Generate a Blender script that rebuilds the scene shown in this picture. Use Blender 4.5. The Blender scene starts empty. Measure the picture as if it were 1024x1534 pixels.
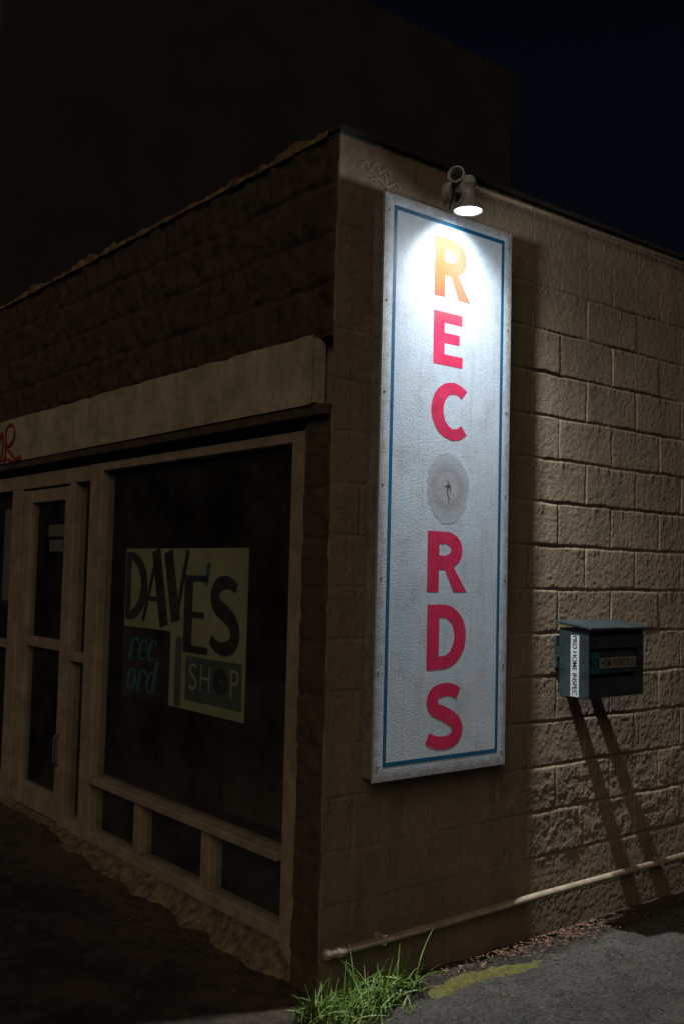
import bpy, math, random
import numpy as np
from mathutils import Vector, Matrix
random.seed(7); rng=np.random.RandomState(5)
scene=bpy.context.scene
scene.view_settings.view_transform='Standard'
try: scene.view_settings.look='None'
except Exception: pass
scene.view_settings.exposure=0
COL=scene.collection

# ---------------------------------------------------------------- helpers
def link(ob,parent=None):
    COL.objects.link(ob)
    if parent is not None:
        ob.parent=parent
        loc=parent.location if parent.parent is None else Vector((0,0,0))
        ob.matrix_parent_inverse=Matrix.Translation(-Vector(loc))
    return ob
def meta(ob,label,cat,**k):
    ob["label"]=label; ob["category"]=cat
    for a,b in k.items(): ob[a]=b
def empty(name,loc,label,cat):
    e=bpy.data.objects.new(name,None); e.location=loc; e.empty_display_size=.2
    COL.objects.link(e); meta(e,label,cat); return e
def mesh(name,v,f,mat=None,parent=None,smooth=False,bevel=0):
    me=bpy.data.meshes.new(name); me.from_pydata([tuple(map(float,p)) for p in v],[],[tuple(map(int,q)) for q in f]); me.update()
    ob=bpy.data.objects.new(name,me)
    if mat: me.materials.append(mat)
    if smooth:
        me.polygons.foreach_set("use_smooth",[True]*len(me.polygons))
    if bevel>0:
        b=ob.modifiers.new("bevel",'BEVEL'); b.width=bevel; b.segments=2; b.limit_method='ANGLE'
    return link(ob,parent)
class MB:
    def __init__(s): s.v=[]; s.f=[]
    def add(s,v,f):
        n=len(s.v); s.v+= [tuple(p) for p in v]; s.f+=[tuple(n+i for i in q) for q in f]; return s
    def box(s,x0,x1,y0,y1,z0,z1):
        v=[(x0,y0,z0),(x1,y0,z0),(x1,y1,z0),(x0,y1,z0),(x0,y0,z1),(x1,y0,z1),(x1,y1,z1),(x0,y1,z1)]
        return s.add(v,[(0,3,2,1),(4,5,6,7),(0,1,5,4),(1,2,6,5),(2,3,7,6),(3,0,4,7)])
    def pane(s,x,y0,y1,z0,z1):
        return s.add([(x,y0,z0),(x,y0,z1),(x,y1,z1),(x,y1,z0)],[(0,1,2,3)])
    def paney(s,y,x0,x1,z0,z1):
        return s.add([(x0,y,z0),(x1,y,z0),(x1,y,z1),(x0,y,z1)],[(0,1,2,3)])
    def lathe(s,p0,p1,prof,n=28,cap=True):
        a=Vector(p0); d=(Vector(p1)-a).normalized()
        u=d.orthogonal().normalized(); w=d.cross(u)
        vs=[];fs=[]
        for (t,r) in prof:
            for i in range(n):
                an=2*math.pi*i/n
                vs.append(a+d*t+(u*math.cos(an)+w*math.sin(an))*r)
        for k in range(len(prof)-1):
            for i in range(n):
                j=(i+1)%n
                fs.append((k*n+i,k*n+j,(k+1)*n+j,(k+1)*n+i))
        if cap:
            fs.append(tuple(range(n))[::-1]); fs.append(tuple((len(prof)-1)*n+i for i in range(n)))
        return s.add(vs,fs)
    def tube(s,pts,r,n=14):
        pts=[Vector(p) for p in pts]; vs=[];fs=[]
        for k,p in enumerate(pts):
            d=(pts[min(k+1,len(pts)-1)]-pts[max(k-1,0)]).normalized()
            u=d.cross(Vector((0.13,0.21,1))).normalized()
            if abs(d.z)>.9: u=d.cross(Vector((0,1,.1))).normalized()
            w=d.cross(u)
            rr=r[k] if isinstance(r,(list,tuple)) else r
            for i in range(n):
                an=2*math.pi*i/n; vs.append(p+(u*math.cos(an)+w*math.sin(an))*rr)
        for k in range(len(pts)-1):
            for i in range(n):
                j=(i+1)%n; fs.append((k*n+i,k*n+j,(k+1)*n+j,(k+1)*n+i))
        fs.append(tuple(range(n))[::-1]); fs.append(tuple((len(pts)-1)*n+i for i in range(n)))
        return s.add(vs,fs)
    def out(s,name,mat,parent=None,smooth=False,bevel=0):
        return mesh(name,s.v,s.f,mat,parent,smooth,bevel)
LAT=rng.rand(256,256)
def vn(x,y,s=0):
    x=np.asarray(x)+s*17.31+1000; y=np.asarray(y)+s*9.77+1000
    xi=np.floor(x).astype(int); yi=np.floor(y).astype(int); fx=x-xi; fy=y-yi
    fx=fx*fx*(3-2*fx); fy=fy*fy*(3-2*fy)
    a=LAT[xi%256,yi%256]; b=LAT[(xi+1)%256,yi%256]; c=LAT[xi%256,(yi+1)%256]; d=LAT[(xi+1)%256,(yi+1)%256]
    return (a*(1-fx)+b*fx)*(1-fy)+(c*(1-fx)+d*fx)*fy
def fbm(x,y,o=4,s=0):
    t=0;a=.5;n=0
    for i in range(o):
        t=t+a*vn(x*2**i,y*2**i,s+i); n+=a; a*=.5
    return t/n
def sstep(a,b,x):
    t=np.clip((x-a)/(b-a),0,1); return t*t*(3-2*t)
def grid(name,A,B,fn,mat,parent=None,flip=False,smooth=True):
    a,b=np.meshgrid(A,B,indexing='ij'); P=fn(a,b)
    P=np.stack([np.broadcast_to(q,a.shape) for q in P],-1).reshape(-1,3)
    na,nb=len(A),len(B)
    i=np.arange(na-1)[:,None]; j=np.arange(nb-1)[None,:]
    q=np.stack([i*nb+j,(i+1)*nb+j,(i+1)*nb+j+1,i*nb+j+1],-1).reshape(-1,4)
    if flip: q=q[:,::-1]
    me=bpy.data.meshes.new(name)
    me.vertices.add(len(P)); me.vertices.foreach_set("co",P.astype(np.float32).ravel())
    me.loops.add(q.size); me.loops.foreach_set("vertex_index",q.astype(np.int32).ravel())
    me.polygons.add(len(q)); me.polygons.foreach_set("loop_start",np.arange(0,q.size,4,dtype=np.int32))
    me.update(calc_edges=True); me.validate()
    if smooth: me.polygons.foreach_set("use_smooth",[True]*len(me.polygons))
    me.materials.append(mat)
    ob=bpy.data.objects.new(name,me); return link(ob,parent)

# ---------------------------------------------------------------- node materials
class N:
    def __init__(s,name):
        s.m=bpy.data.materials.new(name); s.m.use_nodes=True; s.t=s.m.node_tree
        s.b=s.t.nodes["Principled BSDF"]; s.out=s.t.nodes["Material Output"]
        s.geo=s.t.nodes.new("ShaderNodeNewGeometry")
        s.pos=s.geo.outputs["Position"]
    def n(s,ty,**k):
        x=s.t.nodes.new(ty)
        for a,b in k.items(): setattr(x,a,b)
        return x
    def l(s,a,b): s.t.links.new(a,b)
    def noise(s,scale,detail=5,rough=.6,vec=None,dist=0):
        x=s.n("ShaderNodeTexNoise"); x.inputs["Scale"].default_value=scale; x.inputs["Detail"].default_value=detail
        x.inputs["Roughness"].default_value=rough; x.inputs["Distortion"].default_value=dist
        s.l(vec or s.pos,x.inputs["Vector"]); return x.outputs["Fac"]
    def voro(s,scale,feat='F1'):
        x=s.n("ShaderNodeTexVoronoi",feature=feat); x.inputs["Scale"].default_value=scale; s.l(s.pos,x.inputs["Vector"]); return x.outputs["Distance"]
    def ramp(s,fac,stops):
        x=s.n("ShaderNodeValToRGB"); e=x.color_ramp.elements
        while len(e)<len(stops): e.new(.5)
        for i,(p,c) in enumerate(stops):
            e[i].position=p; e[i].color=(*c,1) if not isinstance(c,(int,float)) else (c,c,c,1)
        s.l(fac,x.inputs["Fac"]); return x.outputs["Color"]
    def mix(s,f,a,b,mode='MIX'):
        x=s.n("ShaderNodeMix",data_type='RGBA',blend_type=mode)
        for sock,val in ((x.inputs[0],f),(x.inputs[6],a),(x.inputs[7],b)):
            if hasattr(val,"is_output") or hasattr(val,"links"): s.l(val,sock)
            elif isinstance(val,(int,float)): sock.default_value=val
            else: sock.default_value=(*val,1)
        return x.outputs[2]
    def math(s,op,a,b=0,c=0):
        x=s.n("ShaderNodeMath",operation=op)
        for i,val in enumerate((a,b,c)):
            if isinstance(val,(int,float)): x.inputs[i].default_value=val
            else: s.l(val,x.inputs[i])
        return x.outputs[0]
    def stretch(s,v):
        sv=s.n("ShaderNodeVectorMath",operation='MULTIPLY'); s.l(s.pos,sv.inputs[0]); sv.inputs[1].default_value=v; return sv.outputs[0]
    def xyz(s):
        x=s.n("ShaderNodeSeparateXYZ"); s.l(s.pos,x.inputs[0]); return x.outputs
    def bump(s,h,strength=.5,dist=.01,prev=None):
        x=s.n("ShaderNodeBump"); x.inputs["Strength"].default_value=strength; x.inputs["Distance"].default_value=dist
        s.l(h,x.inputs["Height"])
        if prev is not None: s.l(prev,x.inputs["Normal"])
        s.l(x.outputs[0],s.b.inputs["Normal"]); return x.outputs[0]
    def color(s,c):
        if isinstance(c,tuple): s.b.inputs["Base Color"].default_value=(*c,1)
        else: s.l(c,s.b.inputs["Base Color"])
    def rough(s,v,spec=.3):
        if isinstance(v,(int,float)): s.b.inputs["Roughness"].default_value=v
        else: s.l(v,s.b.inputs["Roughness"])
        s.b.inputs["Specular IOR Level"].default_value=spec
def simple(name,c1,c2,scale=8,rough=.8,bs=60,bstr=.3,bd=.003,metal=0,spec=.3):
    m=N(name); f=m.noise(scale,6,.65); m.color(m.ramp(f,[(.35,c1),(.65,c2)])); m.rough(rough,spec)
    m.bump(m.noise(bs,4),bstr,bd); m.b.inputs["Metallic"].default_value=metal; return m.m

m=N("painted_block"); X=m.xyz()
f=m.noise(2.2,6,.6); c=m.ramp(f,[(.3,(.118,.088,.058)),(.7,(.172,.131,.088))])
f2=m.noise(14,6,.7); c=m.mix(m.ramp(f2,[(.45,0.0),(.75,.5)]),c,(.215,.168,.114))
low=m.math('MULTIPLY',m.ramp(X[2],[(0,1.0),(.5,0.0)]),m.noise(6,5,.7)); c=m.mix(low,c,(.07,.048,.030))
st=m.noise(1.0,5,.7,m.stretch((9,9,.9))); c=m.mix(m.ramp(st,[(.48,0.0),(.78,.6)]),c,(.070,.053,.038))
c=m.mix(m.ramp(m.noise(90,5,.8),[(.56,0.0),(.73,.6)]),c,(.055,.041,.029))
m.color(c); m.rough(.85,.15)
h=m.math('ADD',m.math('MULTIPLY',m.noise(230,3,.6),.8),m.math('MULTIPLY',m.noise(90,4,.65),.75)); m.bump(h,1.0,.0042); WALL=m.m
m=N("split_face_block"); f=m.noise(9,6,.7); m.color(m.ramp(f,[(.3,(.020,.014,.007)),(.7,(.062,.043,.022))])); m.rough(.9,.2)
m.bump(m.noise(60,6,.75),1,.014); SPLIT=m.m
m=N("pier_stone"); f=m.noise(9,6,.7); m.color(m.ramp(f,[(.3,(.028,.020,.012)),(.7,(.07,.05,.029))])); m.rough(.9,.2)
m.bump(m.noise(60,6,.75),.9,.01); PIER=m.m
m=N("weathered_cream_board"); f=m.noise(5,7,.7); c=m.ramp(f,[(.35,(.15,.127,.082)),(.65,(.27,.233,.155))])
st=m.noise(1.0,6,.75,m.stretch((20,20,3))); c=m.mix(m.ramp(st,[(.5,0.0),(.75,.6)]),c,(.12,.09,.058))
c=m.mix(m.ramp(m.noise(30,6,.8),[(.55,0.0),(.7,.7)]),c,(.11,.08,.05)); m.color(c); m.rough(.75); m.bump(m.noise(35,6,.7),.6,.008); FASC=m.m
m=N("aged_frame_paint"); c=m.ramp(m.noise(7,6,.7),[(.35,(.125,.095,.064)),(.65,(.20,.155,.108))])
c=m.mix(m.ramp(m.noise(45,5,.8),[(.58,0.0),(.72,.8)]),c,(.06,.043,.030)); m.color(c); m.rough(.65,.2); m.bump(m.noise(60,5),.4,.004); FRAME=m.m
DARK=simple("dark_interior",(.012,.011,.010),(.022,.020,.018))
FLASH=simple("roof_flashing_metal",(.012,.010,.008),(.025,.02,.016),rough=.8,spec=.15)
TRIM=simple("dark_brown_trim",(.028,.020,.013),(.055,.040,.026),scale=12,rough=.8,spec=.15)
RUBB=simple("roof_edge_debris_glow",(.03,.018,.008),(.17,.09,.032),scale=14,rough=.95,bs=80,bstr=1,bd=.01)  # roof edge debris, with the orange glow on it put into its colour
LEDGE=simple("crumbled_concrete",(.045,.031,.018),(.17,.122,.070),scale=24,rough=.95,bs=110,bstr=1,bd=.012)
REAR=simple("dark_render",(.010,.007,.005),(.018,.013,.009),scale=1.5)
ROOF=simple("roof_felt",(.03,.03,.03),(.05,.05,.05))
GREY=simple("grey_painted_metal",(.20,.19,.175),(.33,.315,.29),scale=30,rough=.45,spec=.5)
SHADE=simple("weathered_lamp_shade",(.12,.115,.105),(.22,.21,.195),scale=40,rough=.5,spec=.4)
DHAN=simple("tarnished_handle_metal",(.05,.04,.03),(.09,.075,.06),scale=30,rough=.5,spec=.5)
PIPE=simple("painted_pipe",(.13,.098,.065),(.22,.17,.12),scale=14,rough=.7,bs=40,bstr=.4)
TEAL=simple("dark_teal_metal",(.010,.015,.017),(.024,.035,.038),scale=9,rough=.33,bs=80,bstr=.12,spec=.6)
BLACK=simple("black_paint",(.006,.006,.007),(.014,.013,.012),rough=.6)
WHITE=simple("white_sticker",(.24,.25,.26),(.34,.35,.35),scale=25,rough=.6,bstr=.05)
TAN=simple("tan_label",(.11,.10,.085),(.16,.145,.12),scale=20,rough=.6,bstr=.05)
BLUEST=simple("blue_sticker",(.006,.05,.09),(.010,.075,.12),scale=30,rough=.5,bstr=.05)
TEALINK=simple("teal_ink",(.014,.075,.095),(.022,.105,.13),rough=.6)
SHOPBG=simple("slate_panel",(.035,.045,.040),(.055,.066,.058),rough=.7)
REDGRAF=simple("red_spray_paint",(.12,.010,.007),(.21,.021,.013),scale=20,rough=.8)
CREAMINK=simple("cream_ink",(.19,.18,.12),(.25,.237,.16),rough=.7)
OLDP=simple("old_paper",(.06,.057,.046),(.13,.122,.10),scale=30)
m=N("cream_poster_board"); c=m.ramp(m.noise(3,6,.7),[(.3,(.155,.142,.078)),(.7,(.255,.236,.138))]); m.color(c); m.rough(.7); POSTER=m.m
m=N("window_glass"); g=m.n("ShaderNodeBsdfGlossy"); g.inputs["Roughness"].default_value=.02; g.inputs["Color"].default_value=(.9,.95,.95,1)
t=m.n("ShaderNodeBsdfTransparent"); t.inputs["Color"].default_value=(.88,.92,.90,1)
lw=m.n("ShaderNodeLayerWeight"); lw.inputs["Blend"].default_value=.12
fm=m.math('MULTIPLY_ADD',lw.outputs["Fresnel"],.9,.02)
mx=m.n("ShaderNodeMixShader"); m.l(fm,mx.inputs[0]); m.l(t.outputs[0],mx.inputs[1])
df=m.n("ShaderNodeBsdfDiffuse"); df.inputs["Color"].default_value=(.22,.19,.15,1)
m2=m.n("ShaderNodeMixShader"); m.l(m.ramp(m.noise(2.6,8,.78),[(.35,.01),(.72,.12)]),m2.inputs[0]); m.l(g.outputs[0],mx.inputs[2]); m.l(mx.outputs[0],m2.inputs[1]); m.l(df.outputs[0],m2.inputs[2]); m.l(m2.outputs[0],m.out.inputs[0]); GLASS=m.m
# sign panel
m=N("weathered_sign_panel"); X=m.xyz()
dx=m.math('SUBTRACT',m.math('ABSOLUTE',m.math('SUBTRACT',X[0],.525)),.325)
dz=m.math('SUBTRACT',m.math('ABSOLUTE',m.math('SUBTRACT',X[2],1.94)),1.097)
ed=m.math('MAXIMUM',dx,dz)
base=m.ramp(m.noise(3,6,.6),[(.3,(.325,.375,.43)),(.7,(.415,.47,.53))])
base=m.mix(m.ramp(m.noise(90,5,.8),[(.48,0.0),(.7,.7)]),base,(.24,.265,.295))
base=m.mix(m.ramp(m.noise(9,7,.75),[(.50,0.0),(.75,.65)]),base,(.24,.245,.25))
st=m.noise(1.0,6,.75,m.stretch((45,45,2.2))); base=m.mix(m.ramp(st,[(.52,0.0),(.78,.55)]),base,(.21,.21,.215))
dn=m.math('ADD',m.math('MULTIPLY',ed,22),m.math('MULTIPLY',m.math('SUBTRACT',m.noise(22,7,.8),.5),2.8))
dirt=m.ramp(dn,[(.0,0.0),(.9,.85)])
base=m.mix(dirt,base,(.155,.135,.12))
spk=m.ramp(m.voro(55),[(.0,.7),(.12,0.0)]); spk=m.math('MULTIPLY',spk,m.ramp(m.noise(7,4),[(.5,0.0),(.6,1.0)]))
base=m.mix(spk,base,(.10,.08,.07))
m.color(base); m.rough(.6,.3)
h=m.math('ADD',m.math('MULTIPLY',m.noise(260,3),.6),m.ramp(m.voro(120),[(0,1.0),(.35,0.0)])); m.bump(h,.45,.0024); PANEL=m.m
m=N("sign_edge_wood"); c=m.ramp(m.noise(12,7,.8),[(.3,(.05,.042,.036)),(.7,(.17,.15,.13))]); m.color(c); m.rough(.85); m.bump(m.noise(90,5),.6,.003); SEDGE=m.m
m=N("blue_line_paint"); c=m.ramp(m.noise(10,6,.7),[(.3,(.004,.060,.13)),(.7,(.010,.09,.18))]); c=m.mix(m.ramp(m.noise(120,5,.8),[(.6,0.0),(.7,.5)]),c,(.22,.24,.26)); m.color(c); m.rough(.5); BLUE=m.m
m=N("faded_glare_red_paint"); X=m.xyz()
red=m.ramp(m.noise(14,6,.7),[(.3,(.37,.011,.050)),(.7,(.49,.026,.088))])
org=(.27,.070,.020); pale=(.185,.098,.058)  # top letter's orange and pale: faded paint plus lamp glare put into colour
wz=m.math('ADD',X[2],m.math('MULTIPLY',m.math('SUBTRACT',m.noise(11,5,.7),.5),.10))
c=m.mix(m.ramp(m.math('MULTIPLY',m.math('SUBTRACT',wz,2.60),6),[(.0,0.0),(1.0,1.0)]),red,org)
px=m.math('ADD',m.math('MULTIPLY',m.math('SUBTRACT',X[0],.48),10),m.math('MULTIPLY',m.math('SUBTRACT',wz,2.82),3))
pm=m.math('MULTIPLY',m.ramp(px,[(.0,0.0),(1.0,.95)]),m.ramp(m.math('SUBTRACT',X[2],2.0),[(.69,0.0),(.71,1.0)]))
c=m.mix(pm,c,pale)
wr=m.ramp(m.noise(130,5,.85),[(.60,0.0),(.72,.7)]); lowr=m.ramp(m.math('SUBTRACT',X[2],2.0),[(.69,1.0),(.71,.0)])
c=m.mix(m.math('MULTIPLY',wr,lowr),c,(.30,.25,.26))
m.color(c); m.rough(.6,.25); m.bump(m.ramp(m.voro(120),[(0,1.0),(.35,0.0)]),.3,.002); RED=m.m
m=N("old_glue_residue"); sv=m.n("ShaderNodeVectorMath",operation='SUBTRACT'); m.l(m.pos,sv.inputs[0]); sv.inputs[1].default_value=(.525,-.092,1.94)
ln=m.n("ShaderNodeVectorMath",operation='LENGTH'); m.l(sv.outputs[0],ln.inputs[0])
rr=m.math('ADD',ln.outputs["Value"],m.math('MULTIPLY',m.math('SUBTRACT',m.noise(26,6,.8),.5),.08))
c=m.ramp(m.math('MULTIPLY',rr,6.5),[(0.0,(.15,.145,.145)),(.10,(.235,.245,.26)),(.3,(.26,.275,.295)),(.50,(.215,.22,.23)),(.62,(.255,.27,.29)),(.9,(.30,.33,.36))])
c=m.mix(m.ramp(m.noise(60,6,.85),[(.5,0.0),(.7,.6)]),c,(.18,.185,.19))
m.color(c); m.rough(.9); m.bump(m.noise(60,6,.8),.5,.002); GLUE=m.m

# ---------------------------------------------------------------- 2D shapes -> mesh
def fill(polys,ext=0):
    cu=bpy.data.curves.new("tmp",'CURVE'); cu.dimensions='2D'; cu.fill_mode='BOTH' if ext else 'FRONT'; cu.extrude=ext
    for p in polys:
        sp=cu.splines.new('POLY'); sp.points.add(len(p)-1)
        for i,q in enumerate(p): sp.points[i].co=(q[0],q[1],0,1)
        sp.use_cyclic_u=True
    return conv(cu)
def conv(cu):
    ob=bpy.data.objects.new("tmp",cu); COL.objects.link(ob); dg=bpy.context.evaluated_depsgraph_get(); dg.update()
    me=bpy.data.meshes.new_from_object(ob.evaluated_get(dg)); 
    v=[tuple(q.co) for q in me.vertices]; f=[tuple(q.vertices) for q in me.polygons]
    bpy.data.objects.remove(ob); bpy.data.meshes.remove(me); return v,f
def text(s,size=1,bold=0,shear=0,ext=0,space=1,line=1):
    cu=bpy.data.curves.new("tmp",'FONT'); cu.body=s; cu.size=size; cu.offset=bold; cu.shear=shear; cu.extrude=ext; cu.fill_mode='FRONT'
    cu.space_character=space; cu.space_line=line; cu.align_x='CENTER'; cu.align_y='CENTER'; return conv(cu)
def fit(vf,x0,x1,y0,y1):
    v,f=vf; a=np.array(v); mn=a.min(0); mx=a.max(0)
    a[:,0]=x0+(a[:,0]-mn[0])/(mx[0]-mn[0])*(x1-x0); a[:,1]=y0+(a[:,1]-mn[1])/(mx[1]-mn[1])*(y1-y0)
    return [tuple(q) for q in a],f
def onplane(vf,o,u,v,n):
    o=Vector(o);u=Vector(u);v=Vector(v);n=Vector(n)
    return [o+u*p[0]+v*p[1]+n*p[2] for p in vf[0]],vf[1]
SIDE=((1,0,0),(0,0,1),(0,-1,0)); FRONT=((0,-1,0),(0,0,1),(-1,0,0))
def arc(cx,cy,rx,ry,a0,a1,n=18):
    return [(cx+rx*math.cos(math.radians(a0+(a1-a0)*i/n)),cy+ry*math.sin(math.radians(a0+(a1-a0)*i/n))) for i in range(n+1)]
def catmull(P,n=8):
    P=[tuple(2*a-b for a,b in zip(P[0],P[1]))]+list(P)+[tuple(2*a-b for a,b in zip(P[-1],P[-2]))]; o=[]
    for i in range(1,len(P)-2):
        for k in range(n):
            t=k/n; o.append(tuple(.5*((2*P[i][j])+(-P[i-1][j]+P[i+1][j])*t+(2*P[i-1][j]-5*P[i][j]+4*P[i+1][j]-P[i+2][j])*t*t+(-P[i-1][j]+3*P[i][j]-3*P[i+1][j]+P[i+2][j])*t**3) for j in range(len(P[0]))))
    o.append(P[-2]); return o
def strip(pts,w):
    V=[];F=[]
    for i,p in enumerate(pts):
        a=pts[max(i-1,0)]; b=pts[min(i+1,len(pts)-1)]
        dx,dy=b[0]-a[0],b[1]-a[1]; l=math.hypot(dx,dy) or 1
        ww=w[i] if isinstance(w,(list,tuple)) else w
        V+=[(p[0]-dy/l*ww/2,p[1]+dx/l*ww/2,0),(p[0]+dy/l*ww/2,p[1]-dx/l*ww/2,0)]
    for i in range(len(pts)-1): F.append((2*i,2*i+1,2*i+3,2*i+2))
    return V,F
def gl_R():
    o=[(0,0),(0,1),(.46,1)]+arc(.46,.69,.42,.31,90,-62)+[(1.0,0),(.67,0),(.44,.37),(.29,.37),(.29,0)]
    h=[(.29,.60),(.29,.80),(.42,.80)]+arc(.42,.70,.17,.10,90,-90)
    return [o,h]
def gl_E(): return [[(0,0),(0,1),(.84,1),(.84,.80),(.32,.80),(.32,.61),(.76,.61),(.76,.42),(.32,.42),(.32,.20),(.86,.20),(.86,0)]]
def gl_C(): return [arc(.54,.5,.54,.51,50,310,40)+arc(.57,.5,.27,.31,312,48,30)]
def gl_D():
    return [[(0,0),(0,1),(.38,1)]+arc(.38,.5,.6,.5,90,-90,30),[(.30,.20),(.30,.80),(.38,.80)]+arc(.38,.5,.30,.30,90,-90,20)]
SPINE=[(.84,.83),(.68,.885),(.49,.90),(.27,.855),(.18,.73),(.27,.61),(.50,.53),(.74,.42),(.83,.27),(.72,.14),(.48,.10),(.26,.125),(.08,.195)]
def gl_S():
    sp=[(x*.21,y*.27) for x,y in catmull(SPINE)]
    n=len(sp)-1; w=[.048+.010*math.sin(math.pi*i/n) for i in range(n+1)]
    return strip(sp,w)

# ================================================================ GROUND / SKY
def slab(x,y):
    return np.minimum(.045*np.clip(y,0,9),.115)*sstep(.1,-.02,x)
m=N("ground_concrete"); X=m.xyz()
warp=m.math('MULTIPLY',m.math('SUBTRACT',m.noise(9,6,.75),.5),.22)
conc=m.ramp(m.noise(4,9,.85),[(.36,(.050,.043,.034)),(.64,(.19,.168,.136))])
conc=m.mix(m.ramp(m.noise(70,6,.9),[(.50,0.0),(.62,.75)]),conc,(.30,.275,.23))
conc=m.mix(m.ramp(m.noise(48,6,.9,dist=.5),[(.50,0.0),(.60,.9)]),conc,(.026,.021,.016))
cw=m.n("ShaderNodeTexNoise"); cw.inputs["Scale"].default_value=1.3; cw.inputs["Detail"].default_value=9; cw.inputs["Roughness"].default_value=.7; m.l(m.pos,cw.inputs["Vector"])
crk=m.ramp(m.math('ABSOLUTE',m.math('SUBTRACT',cw.outputs["Fac"],.5)),[(.0,.8),(.006,0.0)]); conc=m.mix(crk,conc,(.02,.017,.014))
dirt=m.ramp(m.noise(40,7,.8),[(.35,(.022,.016,.010)),(.7,(.095,.068,.042))])
asph=m.ramp(m.noise(3,8,.8),[(.35,(.016,.012,.009)),(.7,(.042,.031,.021))])
asph=m.mix(m.ramp(m.noise(3.3,9,.82),[(.47,0.0),(.60,.8)]),asph,(.105,.070,.040))
near=m.ramp(m.math('MULTIPLY_ADD',m.math('ADD',X[0],m.math('MULTIPLY',warp,1.6)),3.2,1.6),[(.2,0.0),(1.0,.9)]); 
asph=m.mix(m.math('MULTIPLY',near,m.ramp(m.noise(13,8,.88),[(.4,0.0),(.6,1.0)])),asph,(.13,.09,.052))
ed=m.math('ADD',X[1],warp)
isd=m.ramp(m.math('MULTIPLY_ADD',ed,14,2.9),[(.0,0.0),(1.0,.9)])
c=m.mix(isd,conc,dirt)
lf=m.ramp(m.math('MULTIPLY_ADD',m.math('ADD',X[0],m.math('MULTIPLY',warp,2)),-7,.7),[(.0,0.0),(1.0,1.0)])
c=m.mix(lf,c,asph)
m.color(c); m.rough(.9,.25)
m.bump(m.math('ADD',m.math('MULTIPLY',m.noise(120,5,.9),1.0),m.noise(30,8,.85)),1.0,.03); GROUND=m.m
GA=np.concatenate([[-80,-40,-20,-10,-6,-4],np.arange(-3,3.5,.02),[4,6,10,20,40,80]])
GB=np.concatenate([[-80,-40,-20,-10,-6,-4],np.arange(-2,4.5,.02),[6,10,20,40,80]])
g=grid("ground",GA,GB,lambda x,y:(x,y,slab(x,y)+((fbm(x*6,y*6,5,4)-.5)*.018+(fbm(x*26,y*26,3,14)-.5)*.007)*(abs(x)<3.6)*(abs(y)<4.6)
     -.012*sstep(-.24,-.20,y+(fbm(x*9,y*9,3,4)-.5)*.1)*(x>0)*(x<6)),GROUND)
g["kind"]="structure"; g["label"]="cracked dark concrete pavement along the shop walls"; 

w=bpy.data.worlds.new("World"); scene.world=w; w.use_nodes=True
nt=w.node_tree; bg=nt.nodes["Background"]
tc=nt.nodes.new("ShaderNodeTexCoord"); sp=nt.nodes.new("ShaderNodeSeparateXYZ"); rp=nt.nodes.new("ShaderNodeValToRGB")
nt.links.new(tc.outputs["Generated"],sp.inputs[0]); nt.links.new(sp.outputs[2],rp.inputs[0]); nt.links.new(rp.outputs[0],bg.inputs[0])
rp.color_ramp.elements[0].position=0; rp.color_ramp.elements[0].color=(.0016,.003,.005,1)
rp.color_ramp.elements[1].position=.6; rp.color_ramp.elements[1].color=(.0005,.0012,.0023,1)
bg.inputs[1].default_value=1.0

# ================================================================ BUILDING
B=empty("shop_building",(0,0,0),"tan painted concrete block corner shop with big dark display window","building")
def hside(x,z):
    wx=x+(fbm(x*14,z*14,3,1)-.5)*.014; wz=z+(fbm(x*11,z*11,3,2)-.5)*.011
    k=np.floor((wz-.13)/.2).astype(int)
    dz=np.abs((wz-.13)/.2-np.round((wz-.13)/.2))*.2
    off=np.where(k%2==0,1.34,1.54); q=(wx-off)/.4; dx=np.abs(q-np.round(q))*.4
    bi=np.floor(q).astype(int)
    pb=LAT[(bi*7+k*13)%256,(k*5+bi*3)%256]
    flt=(1-.8*sstep(2.93,2.99,z))*(1-.95*sstep(.34,.26,z))*(.4+.6*sstep(.9,1.2,x))
    wear=.45+.85*sstep(.25,.75,fbm(x*4,z*4,4,8))
    gz=np.exp(-(dz/.0056)**2)*.010*wear; gx=np.exp(-(dx/.0050)**2)*.0075*wear
    h=-(np.maximum(gz,gx))*flt+(pb-.5)*.005*flt*(1-np.exp(-(np.minimum(dx,dz)/.009)**2))
    h+=(fbm(x*4,z*4,2,3)-.5)*.004+(fbm(x*60,z*60,3,6)-.5)*.0034
    lz=((wz-.13)/.2)%1.0; h+=.0025*flt*sstep(.60,.98,lz)*sstep(.55,.75,fbm(x*34,z*3,3,15))
    fl=fbm(x*24,z*32,5,11); h+=.002*sstep(.5,.58,fl)*sstep(.86,.62,z+(fbm(x*4,z*4,2,9)-.5)*.2)*sstep(.28,.36,z)*(.3+.7*sstep(.8,1.1,x))
    return h
XA=np.concatenate([np.arange(0,2.7,.005),[2.7,2.8,3,3.5,4,5,6,7,8,9]]); ZA=np.concatenate([np.arange(-.12,3.30,.005),[3.30]])
grid("side_wall",XA,ZA,lambda x,z:(x,-hside(x,z)*sstep(0,.03,x),z),WALL,B)
b=MB(); b.box(.05,9,.05,.19,-.1,3.29); b.box(8.8,9,.19,8,-.1,3.29); b.box(.2,8.8,7.8,8,-.1,3.29); b.out("rear_wall",WALL,B)
b=MB(); b.box(.0,9,.0,8,3.292,3.306); b.out("roof",ROOF,B)
b=MB()
b.box(-.012,9.03,-.014,.06,3.307,3.328)
b.out("roof_flashing",FLASH,B,bevel=.003)
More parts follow.
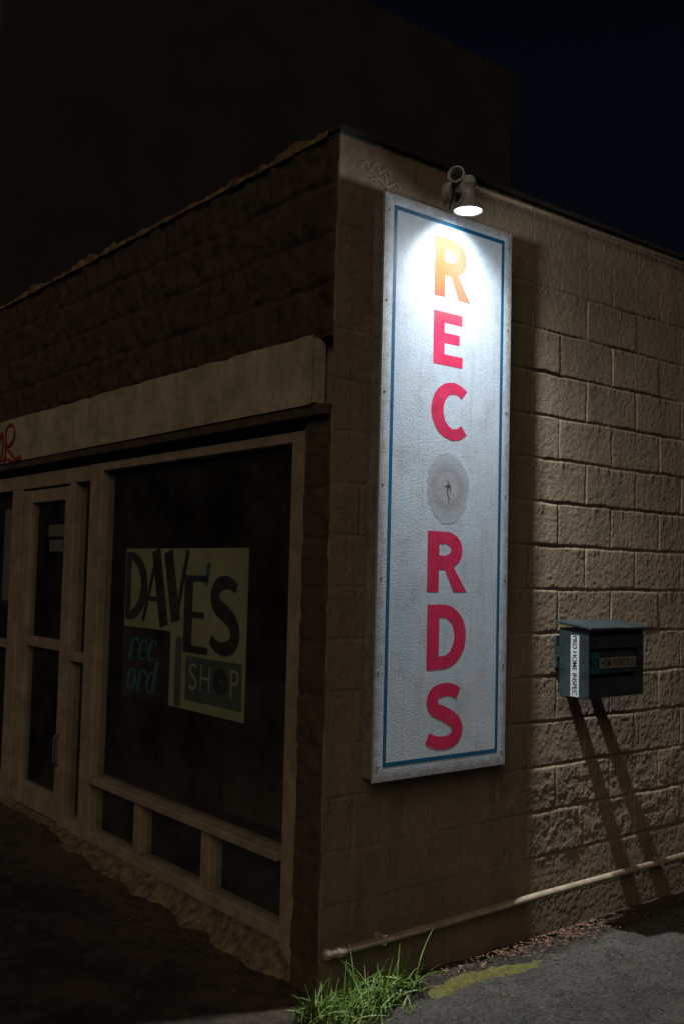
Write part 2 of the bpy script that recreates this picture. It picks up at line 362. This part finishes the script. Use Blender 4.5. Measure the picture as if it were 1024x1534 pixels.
def cap(u,y):
    r=fbm(y*7,u*0,6,81); r2=fbm(y*22,u*2,4,82); hgt=.014+.028*sstep(.45,.75,r)+.012*(r2-.5)
    x=np.where(u<.3,-.012-.016*r2,np.where(u<.6,-.008-.010*r2,.09)); z=np.where(u<.3,3.300-.012*r,3.304+hgt)
    return x+0*y,y,z
grid("roof_capping",np.array([0,.5,1.0]),np.concatenate([np.arange(.061,4.6,.012),[5,6,7,8]]),cap,RUBB,B,smooth=False)
def hsplit(y,z,amp=.02):
    wy=y+(fbm(y*9,z*9,3,21)-.5)*.05; wz=z+(fbm(y*9,z*9,3,22)-.5)*.035
    k=np.floor((wz-.11)/.2).astype(int); dz=np.abs((wz-.11)/.2-np.round((wz-.11)/.2))*.2
    q=(wy-np.where(k%2==0,.0,.2))/.4; dy=np.abs(q-np.round(q))*.4
    wr=.3+.9*fbm(y*3,z*3,3,27)
    body=(1-.8*wr*np.exp(-(dz/.012)**2))*(1-.4*wr*np.exp(-(dy/.009)**2))
    return amp*(.25+.35*body)+amp*1.5*body*(fbm(y*15,z*15,6,23)-.25)
YA=np.concatenate([np.arange(.015,4.4,.010),[4.6,5,6,7,8]]); ZB=np.arange(2.50,3.306,.010)
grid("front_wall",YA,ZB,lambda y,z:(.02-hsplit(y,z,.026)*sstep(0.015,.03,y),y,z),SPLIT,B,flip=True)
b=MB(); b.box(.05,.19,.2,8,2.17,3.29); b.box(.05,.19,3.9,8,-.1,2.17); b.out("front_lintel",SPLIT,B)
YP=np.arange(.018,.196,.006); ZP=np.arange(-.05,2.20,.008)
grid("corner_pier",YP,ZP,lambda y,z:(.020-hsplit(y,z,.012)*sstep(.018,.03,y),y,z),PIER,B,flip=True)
ZC=np.arange(-.05,3.301,.01); YC=np.linspace(0,.024,5)
grid("corner_edge",YC,ZC,lambda y,z:(.0+(fbm(y*40,z*14,4,31)-.5)*.012*sstep(0,.01,y)+.02*sstep(.015,.024,y),y,z),WALL,B,flip=True)
YF=np.arange(.095,5.0,.02); ZF=np.linspace(2.235,2.51,16)
fa=grid("fascia_board",YF,ZF,lambda y,z:(-.035+(fbm(y*5,z*9,4,41)-.5)*.008,y,z+(fbm(y*8,z*0,3,42)-.5)*.016*(z>2.5)),FASC,B,flip=True)
b=MB(); b.box(-.030,.03,.097,5.0,2.243,2.500); b.out("fascia_board_core",FASC,B)
b=MB(); b.box(-.026,.10,.028,5.0,2.192,2.234); b.out("fascia_trim",TRIM,B,bevel=.003)
gr=[(catmull([(-.02,-.12),(.0,-.02),(-.01,.09),(.05,.125),(.12,.11),(.14,.05),(.08,.0),(.0,-.01),(.08,-.05),(.17,-.10),(.26,-.09)],5),.020),
    ([(-.2,-.10),(.02,-.09),(.14,-.115),(.28,-.10)],.014),(catmull([(-.12,.02),(-.07,.09),(-.05,-.02),(-.09,-.1)],4),.018)]
V=MB()
for k,p in enumerate(gr): V.add(*onplane(strip(*p),(-.042-.0005*k,3.36,2.352),*FRONT))
V.out("graffiti_mark",REDGRAF,B)

Wd=mesh("display_window",[],[],FRAME,B); 
b=MB()
b.box(.02,.10,.192,.295,-.05,2.15); b.box(.02,.10,2.05,2.20,.10,2.15)
b.box(.022,.098,.295,2.05,2.105,2.15)
b.box(.022,.098,.295,2.05,.12,.180)
for a,c in((.835,.915),(1.485,1.56)): b.box(.026,.094,a,c,.180,.435)
b.out("window_frame",FRAME,Wd,bevel=.005)
b=MB(); b.box(-.004,.10,.296,2.049,.435,.472); b.out("window_sill",FRAME,Wd,bevel=.006)
b=MB(); b.pane(.062,.296,2.049,.473,2.104); b.out("window_glass",GLASS,Wd)
for a,c in((.296,.834),(.916,1.484),(1.561,2.049)):
    b=MB(); b.pane(.062,a,c,.181,.434); b.out("lower_glass",GLASS,Wd)
Sd=mesh("entrance_surround",[],[],FRAME,B)
b=MB(); b.box(.022,.098,2.201,3.90,2.06,2.149); b.box(.02,.10,2.40,2.468,.10,2.06); b.box(.02,.10,3.20,3.36,.10,2.06)
b.box(.026,.094,2.201,2.40,1.05,1.10); b.box(.026,.094,2.201,2.40,.10,.19); b.box(.026,.094,3.36,3.8,.10,.25); b.box(.02,.1,3.8,3.9,.1,2.06)
b.box(.026,.094,3.36,3.8,1.05,1.10)
b.out("surround_frame",FRAME,Sd,bevel=.005)
for y0,y1,z0,z1 in((2.202,2.399,.191,1.049),(2.202,2.399,1.101,2.059),(3.361,3.799,.251,1.049),(3.361,3.799,1.101,2.059)):
    b=MB(); b.pane(.062,y0,y1,z0,z1); b.out("sidelight_glass",GLASS,Sd)
Dr=mesh("door",[],[],FRAME,B)
b=MB(); b.box(.034,.086,2.474,2.56,.13,2.05); b.box(.034,.086,3.07,3.194,.13,2.05); b.box(.037,.083,2.56,3.07,1.97,2.05)
b.box(.037,.083,2.56,3.07,1.09,1.15); b.box(.037,.083,2.56,3.07,.13,.27); b.out("door_frame",FRAME,Dr,bevel=.005)
b=MB(); b.pane(.060,2.561,3.069,.271,1.089); b.pane(.060,2.561,3.069,1.151,1.969); b.out("door_glass",GLASS,Dr)
b=MB(); b.tube([(.034,2.515,.45),(.012,2.515,.455),(.006,2.515,.47),(.006,2.515,.60),(.012,2.515,.615),(.034,2.515,.62)],.006); b.out("handle",DHAN,Dr,smooth=True)
for y0,y1,z0,z1 in((2.62,2.86,1.76,1.83),(2.64,2.84,1.67,1.74),(3.42,3.60,1.35,1.95)):
    b=MB(); b.box(.0655,.0662,y0,y1,z0,z1); b.out("paper_notice",OLDP,Dr if y0<3.2 else Sd)
b=MB(); b.box(.012,.16,.30,4.4,-.1,.12); b.out("base_kerb",LEDGE,B)
def ledge(u,y):
    ex=-.075+(fbm(y*7,0*y,6,51)-.5)*.14; ex=.02+(ex-.02)*sstep(.16,.45,y)
    x=.035+(ex-.035)*u; z0=.128+0*y; zg=slab(ex,y)-.012
    z=z0+(zg-z0)*np.clip(u,0,1)**1.2+(fbm(x*22,y*22,5,52)-.5)*.014*(u<.99)*(u>.01)
    return x,y,z
grid("crumbled_ledge",np.linspace(0,1,18),np.arange(.19,4.4,.012),ledge,LEDGE,B)
b=MB(); b.box(.2,8.7,.2,7.7,.0,.02); b.box(.2,8.7,.2,7.7,2.60,2.62); b.box(3.6,3.62,.2,7.7,.02,2.6); b.box(.2,3.6,5.5,5.52,.02,2.6); b.box(.17,3.6,.2,.215,.02,2.6)
b.out("interior_room",DARK,B)
b=MB(); b.box(1.2,1.6,.8,2.6,.03,.85); b.box(3.0,3.4,.5,5.0,.03,1.8)
for k in range(5): b.box(2.97,3.0,.5+.9*k,.54+.9*k,.03,1.85)
b.out("record_shelf",simple("dark_timber",(.03,.02,.012),(.07,.045,.028)),B,bevel=.004)
V=MB()
for p in([(0,0),(.03,.035),(.05,.0),(.08,.04),(.1,.005),(.13,.035),(.16,.01)],[(.05,-.03),(.1,-.02),(.14,-.04),(.19,-.01),(.21,-.03)],[(.12,.03),(.15,-.06)]):
    V.add(*onplane(strip(catmull(p,4),.003),(.10,-.0055,3.18),*SIDE))
V.out("chalk_scribble",simple("chalk",(.22,.17,.13),(.30,.24,.18),scale=60),B)

R=MB(); R.box(.0,5.45,4.0,12,3.345,6.95); rb=R.out("rear_building",REAR,bevel=.02)
meta(rb,"taller plain dark rendered block rising behind the shop roof","building")

# ================================================================ PIPE, CONDUIT
P=MB(); P.tube([(.03,-.02,.172),(.035,-.038,.175),(.06,-.042,.178),(.6,-.039,.175),(1.2,-.042,.182),(2.4,-.040,.18),(9,-.04,.18)],.0155,16)
pp=P.out("water_pipe",PIPE,smooth=True); meta(pp,"tan painted pipe running low along the block wall","pipe")
P=MB(); P.lathe((.045,-.042,.177),(1,-.042,.178),[(0,.020),(.03,.020),(.034,.017)],18); P.lathe((.0,-.022,.172),(.1,-.032,.172),[(0,.017),(.008,.023),(.03,.023),(.036,.017)],18)
P.out("pipe_elbow",PIPE,pp,smooth=True)
for x in(.26,2.1): 
    P=MB(); P.box(x,x+.016,-.060,.0,.159,.200); P.out("pipe_bracket",PIPE,pp,bevel=.004)
P=MB(); P.tube([(.62,-.02,3.262),(1.3,-.022,3.268),(9,-.022,3.268)],.009,10); cc=P.out("electrical_conduit",PIPE,smooth=True)
meta(cc,"thin conduit fixed under the roof edge of the block wall","pipe")

# ================================================================ SIGN
S=MB(); S.box(.165,.885,-.078,-.012,.80,3.06); sg=S.out("sign_board",SEDGE,bevel=.003)
meta(sg,"tall narrow white shop sign with red letters mounted on block wall","sign")
S=MB(); S.box(.155,.895,-.09,-.0782,.79,3.08); S.out("panel",PANEL,sg,bevel=.002)
x0,x1,z0,z1=.205,.845,.845,3.037; t=.017
S=MB(); yb=-.0903
S.paney(yb,x0,x0+t,z0,z1); S.paney(yb,x1-t,x1,z0,z1); S.paney(yb,x0+t,x1-t,z0,z0+t); S.paney(yb,x0+t,x1-t,z1-t,z1); S.out("blue_border",BLUE,sg)
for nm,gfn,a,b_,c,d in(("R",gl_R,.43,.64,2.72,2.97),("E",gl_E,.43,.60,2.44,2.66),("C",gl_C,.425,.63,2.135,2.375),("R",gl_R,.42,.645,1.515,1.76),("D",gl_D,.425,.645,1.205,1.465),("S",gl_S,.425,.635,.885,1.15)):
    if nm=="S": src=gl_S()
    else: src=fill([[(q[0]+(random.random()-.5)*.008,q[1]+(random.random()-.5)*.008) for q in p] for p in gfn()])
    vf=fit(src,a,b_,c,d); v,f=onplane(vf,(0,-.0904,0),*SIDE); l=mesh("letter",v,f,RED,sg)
    l["label"]="red painted letter "+nm
pts=[]
for i in range(120):
    an=2*math.pi*i/120; r=1+(float(fbm(9+4*math.cos(an),9+4*math.sin(an),5,61))-.5)*.26
    pts.append((.525+.121*r*math.cos(an),1.94+.142*r*math.sin(an)))
v,f=onplane(fill([pts]),(0,-.0903,0),*SIDE); l=mesh("missing_letter_patch",v,f,GLUE,sg); l["label"]="rough grey ghost of a missing letter O"
V=MB()
for p in([(.0,.03),(.006,.012),(-.002,-.02),(.010,-.045),(.006,-.06)],[(-.014,.004),(.0,.008),(.016,.002)],[(.012,.02),(.018,-.014)]): V.add(*onplane(strip(p,.0035),(.525,-.0907,1.94),*SIDE))
V.out("tear_mark",BLACK,sg)
for x in(.178,.872):
    for k in range(7):
        S=MB(); S.lathe((x+random.uniform(-.004,.004),-.0895,.85+k*.36),(x,-1,.85+k*.36),[(0,.0045),(.0015,.004),(.002,.0015)],10); S.out("screw",SEDGE,sg)

# ================================================================ WALL LAMP
LX,LY=.50,-.205
L=empty("wall_lamp",(.60,0,3.22),"twin holder outdoor floodlight lit above the sign","lamp")
b=MB(); b.lathe((.60,0,3.205),(.60,-1,3.205),[(0,.052),(.03,.052),(.036,.048),(.05,.046),(.052,.0)],32,False); b.out("mounting_plate",GREY,L,smooth=False,bevel=.002)
b=MB(); b.tube([(.59,-.05,3.205),(.58,-.07,3.20),(.55,-.11,3.19),(.52,-.16,3.185),(LX,LY+.02,3.18)],.013); b.lathe((.565,-.09,3.175),(.565,-.09,4),[(0,.016),(.004,.021),(.036,.021),(.04,.016)],20); b.out("arm",GREY,L,smooth=True)
b=MB(); b.lathe((LX,LY,3.195),(LX,LY,0),[(0,.0),(.0,.020),(.010,.027),(.025,.028),(.029,.033),(.035,.033),(.039,.027),(.075,.028)],32,False); b.out("socket",GREY,L,smooth=True)
b=MB(); b.lathe((LX,LY,3.125),(LX,LY,0),[(0,.027),(.012,.029),(.030,.038),(.052,.051),(.068,.060),(.074,.061),(.074,.058),(.066,.055),(.035,.040),(.012,.029)],40,False); b.out("lamp_shade",SHADE,L,smooth=True)
mB=N("lit_bulb"); mB.b.inputs["Emission Color"].default_value=(.88,.95,1,1); mB.b.inputs["Emission Strength"].default_value=6; mB.color((.8,.8,.8))
b=MB(); b.lathe((LX,LY,3.09),(LX,LY,0),[(0,.02),(.01,.042),(.028,.054),(.036,.053),(.041,.035),(.043,0.001)],36,False); b.out("bulb",mB.m,L,smooth=True)
b=MB(); b.tube([(.60,-.05,3.215),(.585,-.075,3.225),(.57,-.09,3.235)],.012)
b.lathe((.585,-.075,3.235),(.445,-.15,3.25),[(0,.018),(.01,.027),(.03,.029),(.034,.034),(.04,.034),(.044,.029),(.062,.031),(.066,.037),(.072,.037),(.072,.030),(.045,.028)],28,False)
b.out("empty_socket",GREY,L,smooth=True)
b=MB(); b.tube([(.575,-.03,3.16),(.555,-.04,3.12),(.545,-.06,3.14),(.525,-.10,3.17)],.003,8); b.out("cable",FLASH,L,smooth=True)

# ================================================================ MAILBOX
x0,x1,yf,yb,z0,z1=1.20,1.60,-.285,-.125,1.065,1.365
M=empty("mailbox",(1.4,-.2,1.065),"dark metal mailbox with stickers mounted out from block wall","mailbox")
b=MB(); b.box(x0,x0+.012,yf,yb,z0,z1); b.box(x1-.012,x1,yf,yb,z0,z1); b.box(x0+.012,x1-.012,yb-.01,yb,z0,z1); b.box(x0+.012,x1-.012,yf+.01,yb-.01,z0,z0+.012)
b.box(x0+.012,x1-.012,yf+.008,yf+.02,z0+.215,z1-.03); b.box(x0+.012,x1-.012,yf+.03,yf+.05,z0+.100,z0+.200); b.box(x0+.012,x1-.012,yf+.008,yf+.02,z0+.013,z0+.085)
b.out("body",TEAL,M,bevel=.003)
b=MB(); v=[(x0-.012,yf-.022,z1-.005),(x1+.012,yf-.022,z1-.005),(x1+.012,yb+.01,z1+.02),(x0-.012,yb+.01,z1+.02)]
b.add(v+[(a,c,d+.012) for a,c,d in v],[(0,3,2,1),(4,5,6,7),(0,1,5,4),(1,2,6,5),(2,3,7,6),(3,0,4,7)]); b.out("lid",TEAL,M,bevel=.003)
for x in(1.325,1.475):
    b=MB(); b.box(x,x+.05,yb-.001,.005,1.22,1.27); b.box(x-.005,x+.055,-.012,.005,1.17,1.32); b.out("bracket",TEAL,M,bevel=.003)
b=MB(); b.box(x0-.0015,x0,yf+.05,yf+.095,z0+.005,z1-.03); st=b.out("side_sticker",WHITE,M)
v,f=fit(text("PRO HOME INSPEC",1,bold=.005),-.13,.125,-.012,.012); v=[(p[1],-p[0],p[2]) for p in v]
v,f=onplane((v,f),(x0-.0024,yf+.0725,z0+.138),*FRONT); mesh("sticker_lettering",v,f,BLACK,st)
b=MB(); b.box(x0+.118,x1-.02,yf+.0272,yf+.029,z0+.125,z0+.172); fl=b.out("front_label",TAN,M)
v,f=fit(text("HOME INSPECTORS",1,bold=.005),x0+.125,x1-.028,z0+.133,z0+.164); v,f=onplane((v,f),(0,yf+.0264,0),*SIDE); mesh("label_lettering",v,f,BLACK,fl)
b=MB(); b.box(x0+.022,x0+.114,yf+.0272,yf+.029,z0+.102,z0+.198); bs=b.out("blue_sticker",BLUEST,M)
v,f=fit(text("PRO",1,bold=.02),x0+.032,x0+.106,z0+.13,z0+.17); v,f=onplane((v,f),(0,yf+.0264,0),*SIDE); mesh("sticker_lettering",v,f,BLACK,bs)
V=MB()
for k in range(16): V.lathe((x0+.05+k*.02,yf+.0076,z1-.055),(x0+.05+k*.02,-2,z1-.055),[(0,.0045),(.0006,.0045)],10)
V.out("vent_grille",BLACK,M)

# ================================================================ POSTER
Y0,Y1,ZB_,ZT=1.965,.775,.905,1.685; PW=Y0-Y1; PH=ZT-ZB_; PX=.14
b=MB(); b.box(PX,PX+.006,Y1,Y0,ZB_,ZT); po=b.out("window_poster",POSTER); meta(po,"cream painted shop poster with black lettering behind the window glass","poster")
def P2(u,v): return (u*PW,(1-v)*PH)
def pan(name,u0,u1,v0,v1,mat,d):
    b=MB(); b.box(PX-.001*d-.0006,PX-.001*d,Y0-u1*PW,Y0-u0*PW,ZT-v1*PH,ZT-v0*PH); return b.out(name,mat,po)
O=(PX-.0042,Y0,ZB_)
def strokes(name,lst,mat,o=O,par=None):
    V=MB()
    for pts,w in lst:
        q=[P2(*p) for p in pts]; V.add(*onplane(strip(q,w),o,*FRONT))
    return V.out(name,mat,par or po)
def ua(cx,cy,rx,ry,a0,a1,n=20): return [(cx+rx*math.cos(math.radians(a0+(a1-a0)*i/n)),cy-ry*math.sin(math.radians(a0+(a1-a0)*i/n))) for i in range(n+1)]
pan("black_panel",.0,.37,.53,1.0,BLACK,1); pan("slate_panel",.565,.985,.67,.94,SHOPBG,1)
V=[([(.035,.02),(.035,.48)],.055),(ua(.035,.25,.15,.205,90,-90,30),[.035+.035*math.sin(math.pi*i/30) for i in range(31)])]
V+=[([(.185,.48),(.30,.01)],.026),([(.285,.01),(.375,.50)],.085),([(.235,.33),(.34,.33)],.022)]
V+=[([(.395,.02),(.475,.46)],.085),([(.475,.46),(.56,.01)],.028)]
V+=[([(.575,.17),(.575,.64)],.075),([(.545,.185),(.72,.185)],.026),([(.575,.41),(.70,.41)],.026),([(.545,.622),(.735,.622)],.032)]
for k,s in enumerate(V): strokes("lettering",[s],BLACK,(PX-.0042-.0003*k,Y0,ZB_))
strokes("apostrophe",[([(.725,.09),(.710,.22)],.030)],TEALINK)
sp_=catmull(SPINE); n_=len(sp_)-1
strokes("lettering",[([(.735+.235*x,.645-.49*y) for x,y in sp_],[.045+.035*math.sin(math.pi*i/n_) for i in range(n_+1)])],BLACK)
strokes("lettering",[([(.405,.53),(.405,1.0)],.075)],BLACK,(PX-.009,Y0,ZB_)); strokes("lettering",[([(.505,.56),(.505,.99)],.055)],SHOPBG)
GLY={'r':([[(.02,.93,.05),(.16,.97,.10),(.20,.90,.22),(.18,.45,.24),(.16,.08,.24),(.30,.02,.06)],[(.2,.62,.06),(.34,.9,.09),(.50,.97,.13),(.60,.86,.22),(.60,.78,.14)]],.72),
 'e':([[(.12,.46,.04),(.38,.50,.05),(.58,.66,.09),(.54,.88,.12),(.38,.97,.08),(.2,.82,.16),(.11,.48,.24),(.2,.14,.17),(.38,.03,.09),(.60,.18,.05)]],.72),
 'c':([[(.60,.76,.2),(.56,.90,.12),(.38,.97,.08),(.2,.82,.16),(.11,.48,.24),(.2,.14,.17),(.38,.03,.09),(.62,.2,.05)]],.72),
 'o':([[(.38,.98,.07),(.2,.84,.16),(.12,.5,.24),(.2,.15,.16),(.38,.02,.07),(.58,.16,.16),(.66,.5,.24),(.58,.84,.16),(.38,.98,.07)]],.80),
 'd':([[(.50,.9,.06),(.34,.96,.07),(.18,.82,.16),(.11,.46,.24),(.2,.12,.15),(.36,.04,.08),(.54,.22,.05)],[(.46,1.56,.05),(.60,1.58,.12),(.62,1.5,.22),(.60,.8,.24),(.60,.1,.24),(.76,.04,.05)]],.85)}
def word(s,x,y,h,wsc):
    for ch in s:
        st_,adv=GLY[ch]; V=MB()
        for q,P in enumerate(st_):
            c3=catmull(P,7); pts=[(x+(a+.18*b)*h*wsc,y+b*h) for a,b,_ in c3]; ww=[max(.002,e*h*1.25) for _,_,e in c3]
            V.add(*onplane(strip(pts,ww),(PX-.0042-.0003*q,Y0,ZB_),*FRONT))
        V.out("script_lettering",TEALINK,po); x+=adv*h*wsc
word("rec",.055*PW,(1-.745)*PH,.110,1.3); word("ord",.040*PW,(1-.950)*PH,.110,1.3)
for s,u0,u1 in(("S",.60,.66),("H",.685,.76),("P",.91,.965)):
    vf=fit(text(s,1,bold=-.012),u0*PW,u1*PW,(1-.87)*PH,(1-.71)*PH); v,f=onplane(vf,O,*FRONT); mesh("shop_lettering",v,f,CREAMINK,po)
c0=P2(.838,.79)
vf=fill([[(c0[0]+.062*math.cos(a*math.pi/24),c0[1]+.062*math.sin(a*math.pi/24)) for a in range(48)],[(c0[0]+.012*math.cos(a*math.pi/12),c0[1]+.012*math.sin(a*math.pi/12)) for a in range(24)]])
v,f=onplane(vf,O,*FRONT); mesh("record_disc_emblem",v,f,BLACK,po)

# ================================================================ GRASS, MOSS, LITTER
m=N("grass_blade"); c=m.ramp(m.noise(30,3,.6),[(.3,(.032,.065,.010)),(.55,(.08,.135,.02)),(.75,(.17,.17,.05))]); m.color(c); m.rough(.5,.3); GRASS=m.m
def blades(n,area,hr,wr):
    V=[];F=[]
    for i in range(n):
        x,y=area(); tall=random.random()<.2; h=random.uniform(*hr)*(random.uniform(1.3,2.0) if tall else 1); an=random.uniform(0,2*math.pi); lean=random.uniform(.35,1.4)*h; wd=random.uniform(*wr)
        if tall: lean*=.6
        dx,dy=math.cos(an),math.sin(an)
        if y+dy*lean>-.03: dy=-abs(dy)
        px,py=-dy,dx; n0=len(V); K=7; tw=random.uniform(-1,1)
        for k in range(K+1):
            t=k/K; r=lean*t**1.5; z=h*(t-.42*t**2.4*min(lean/h,1.6)); ww=wd*(1-t**1.7)+.0003
            cz=.35*tw*ww
            for s in(-1,1): V.append((x+dx*r+px*ww*s*.5,y+dy*r+py*ww*s*.5,z-.008+cz*s))
        for k in range(K): F.append((n0+2*k,n0+2*k+1,n0+2*k+3,n0+2*k+2))
    return V,F
cl=[(-.05,-.08,.04),(.06,-.08,.04),(.15,-.09,.04),(.0,-.18,.05),(.24,-.11,.04),(-.10,-.11,.035),(-.06,-.24,.05),(.12,-.18,.06),(.34,-.12,.03)]
def ar():
    while True:
        q=random.choice(cl); x=random.gauss(q[0],q[2]); y=random.gauss(q[1],q[2])
        if y<-.045: return x,y
V,F=blades(520,ar,(.045,.145),(.004,.009)); gr=mesh("grass",V,F,GRASS); gr["kind"]="stuff"; gr["label"]="bright green grass tuft growing at the foot of the wall corner"
m=N("moss"); c=m.ramp(m.noise(60,6,.8),[(.3,(.035,.033,.008)),(.7,(.15,.135,.03))]); m.color(c); m.rough(1); m.bump(m.noise(160,4,.8),1,.012); MOSS=m.m
def mossf(u,v):
    x=.36+u*.68; y=-.205+(v-.5)*.15+.03*np.sin(u*5); e=np.sin(np.pi*np.clip(v,0,1))*np.sin(np.pi*np.clip(u,0,1))**.4
    return x,y,-.022+.034*e*(fbm(x*26,y*26,5,71)*1.7)
mo=grid("moss",np.linspace(0,1,140),np.linspace(0,1,32),mossf,MOSS); mo["kind"]="stuff"; mo["label"]="yellow green moss strip in the pavement joint"
m=N("dead_leaf"); c=m.ramp(m.noise(35,2),[(.3,(.045,.022,.012)),(.7,(.15,.075,.038))]); m.color(c); m.rough(.8)
V=[];F=[]
def leaf(x,y,z):
    s=random.uniform(.004,.016); an=random.uniform(0,6.28); n0=len(V); asp=random.uniform(.2,.55); ti=random.uniform(-.5,.5)
    for a,r in((0,1),(.9,.75),(2.2,.7),(3.14,.95),(4.1,.7),(5.3,.75)):
        ex=math.cos(a)*r*s; ey=math.sin(a)*r*s*asp
        V.append((x+math.cos(an)*ex-math.sin(an)*ey,y+math.sin(an)*ex+math.cos(an)*ey,z+.006+abs(ex*ti)+random.uniform(0,.004)))
    F.append(tuple(range(n0,n0+6)))
for i in range(560):
    x=random.gauss(1.35,.35) if random.random()<.7 else random.uniform(.4,2.6); y=-.05-abs(random.gauss(0,.07)) 
    if random.random()<.05: y-=random.uniform(0,.5)
    leaf(x,y,0)
for i in range(160):
    y=random.uniform(.2,3.4); x=-.09-abs(random.gauss(0,.14)); leaf(x,y,float(slab(x,y))+.004)
lf=mesh("leaf_litter",V,F,m.m); lf["kind"]="stuff"; lf["label"]="dead leaves and grit along the wall base"

# ================================================================ LIGHTS
def falloff(ld,smooth):
    ld.use_nodes=True; nt=ld.node_tree; em=nt.nodes["Emission"]; fo=nt.nodes.new("ShaderNodeLightFalloff"); fo.inputs["Strength"].default_value=1; fo.inputs["Smooth"].default_value=smooth
    nt.links.new(fo.outputs["Linear"],em.inputs["Strength"])
def lamp(name,kind,e,smooth,aim=None,ang=0):
    ld=bpy.data.lights.new(name,kind); ld.energy=e; ld.color=(.89,.955,1.0); ld.shadow_soft_size=.02; falloff(ld,smooth)
    lo=bpy.data.objects.new(name,ld); lo.location=(LX,LY,3.020)
    if aim: ld.spot_size=math.radians(ang); ld.spot_blend=1; lo.rotation_euler=Vector(aim).to_track_quat('-Z','Y').to_euler()
    link(lo,L)
lamp("bulb_spill",'POINT',36,.22)
lamp("bulb_light",'SPOT',104,.22,(.08,0,-1),174)
lamp("reflector_beam",'SPOT',270,.06,(.10,.75,-.80),122)
sd=bpy.data.lights.new("street_glow",'SUN'); sd.energy=.75; sd.angle=math.radians(35); sd.color=(1,.84,.65)
so=bpy.data.objects.new("street_glow",sd); d=Vector((.75,.62,-.62)); so.rotation_euler=d.to_track_quat('-Z','Y').to_euler(); COL.objects.link(so)

# ================================================================ CAMERA
cd=bpy.data.cameras.new("camera"); cd.sensor_fit='VERTICAL'; cd.sensor_height=36; cd.lens=36*1496/1534; cd.clip_end=500; cd.clip_start=.05
co=bpy.data.objects.new("camera",cd); COL.objects.link(co)
F0=Vector((.625,.7806,0)); R0=Vector((.7806,-.625,0)); ph=math.radians(3.52); th=math.radians(1.4)
fw=F0*math.cos(ph)+Vector((0,0,math.sin(ph))); up=Vector((0,0,math.cos(ph)))-F0*math.sin(ph)
r=R0*math.cos(th)+up*math.sin(th); u=-R0*math.sin(th)+up*math.cos(th)
M4=Matrix((( r.x,u.x,-fw.x,-2.342),(r.y,u.y,-fw.y,-2.990),(r.z,u.z,-fw.z,1.58),(0,0,0,1)))
co.matrix_world=M4; scene.camera=co
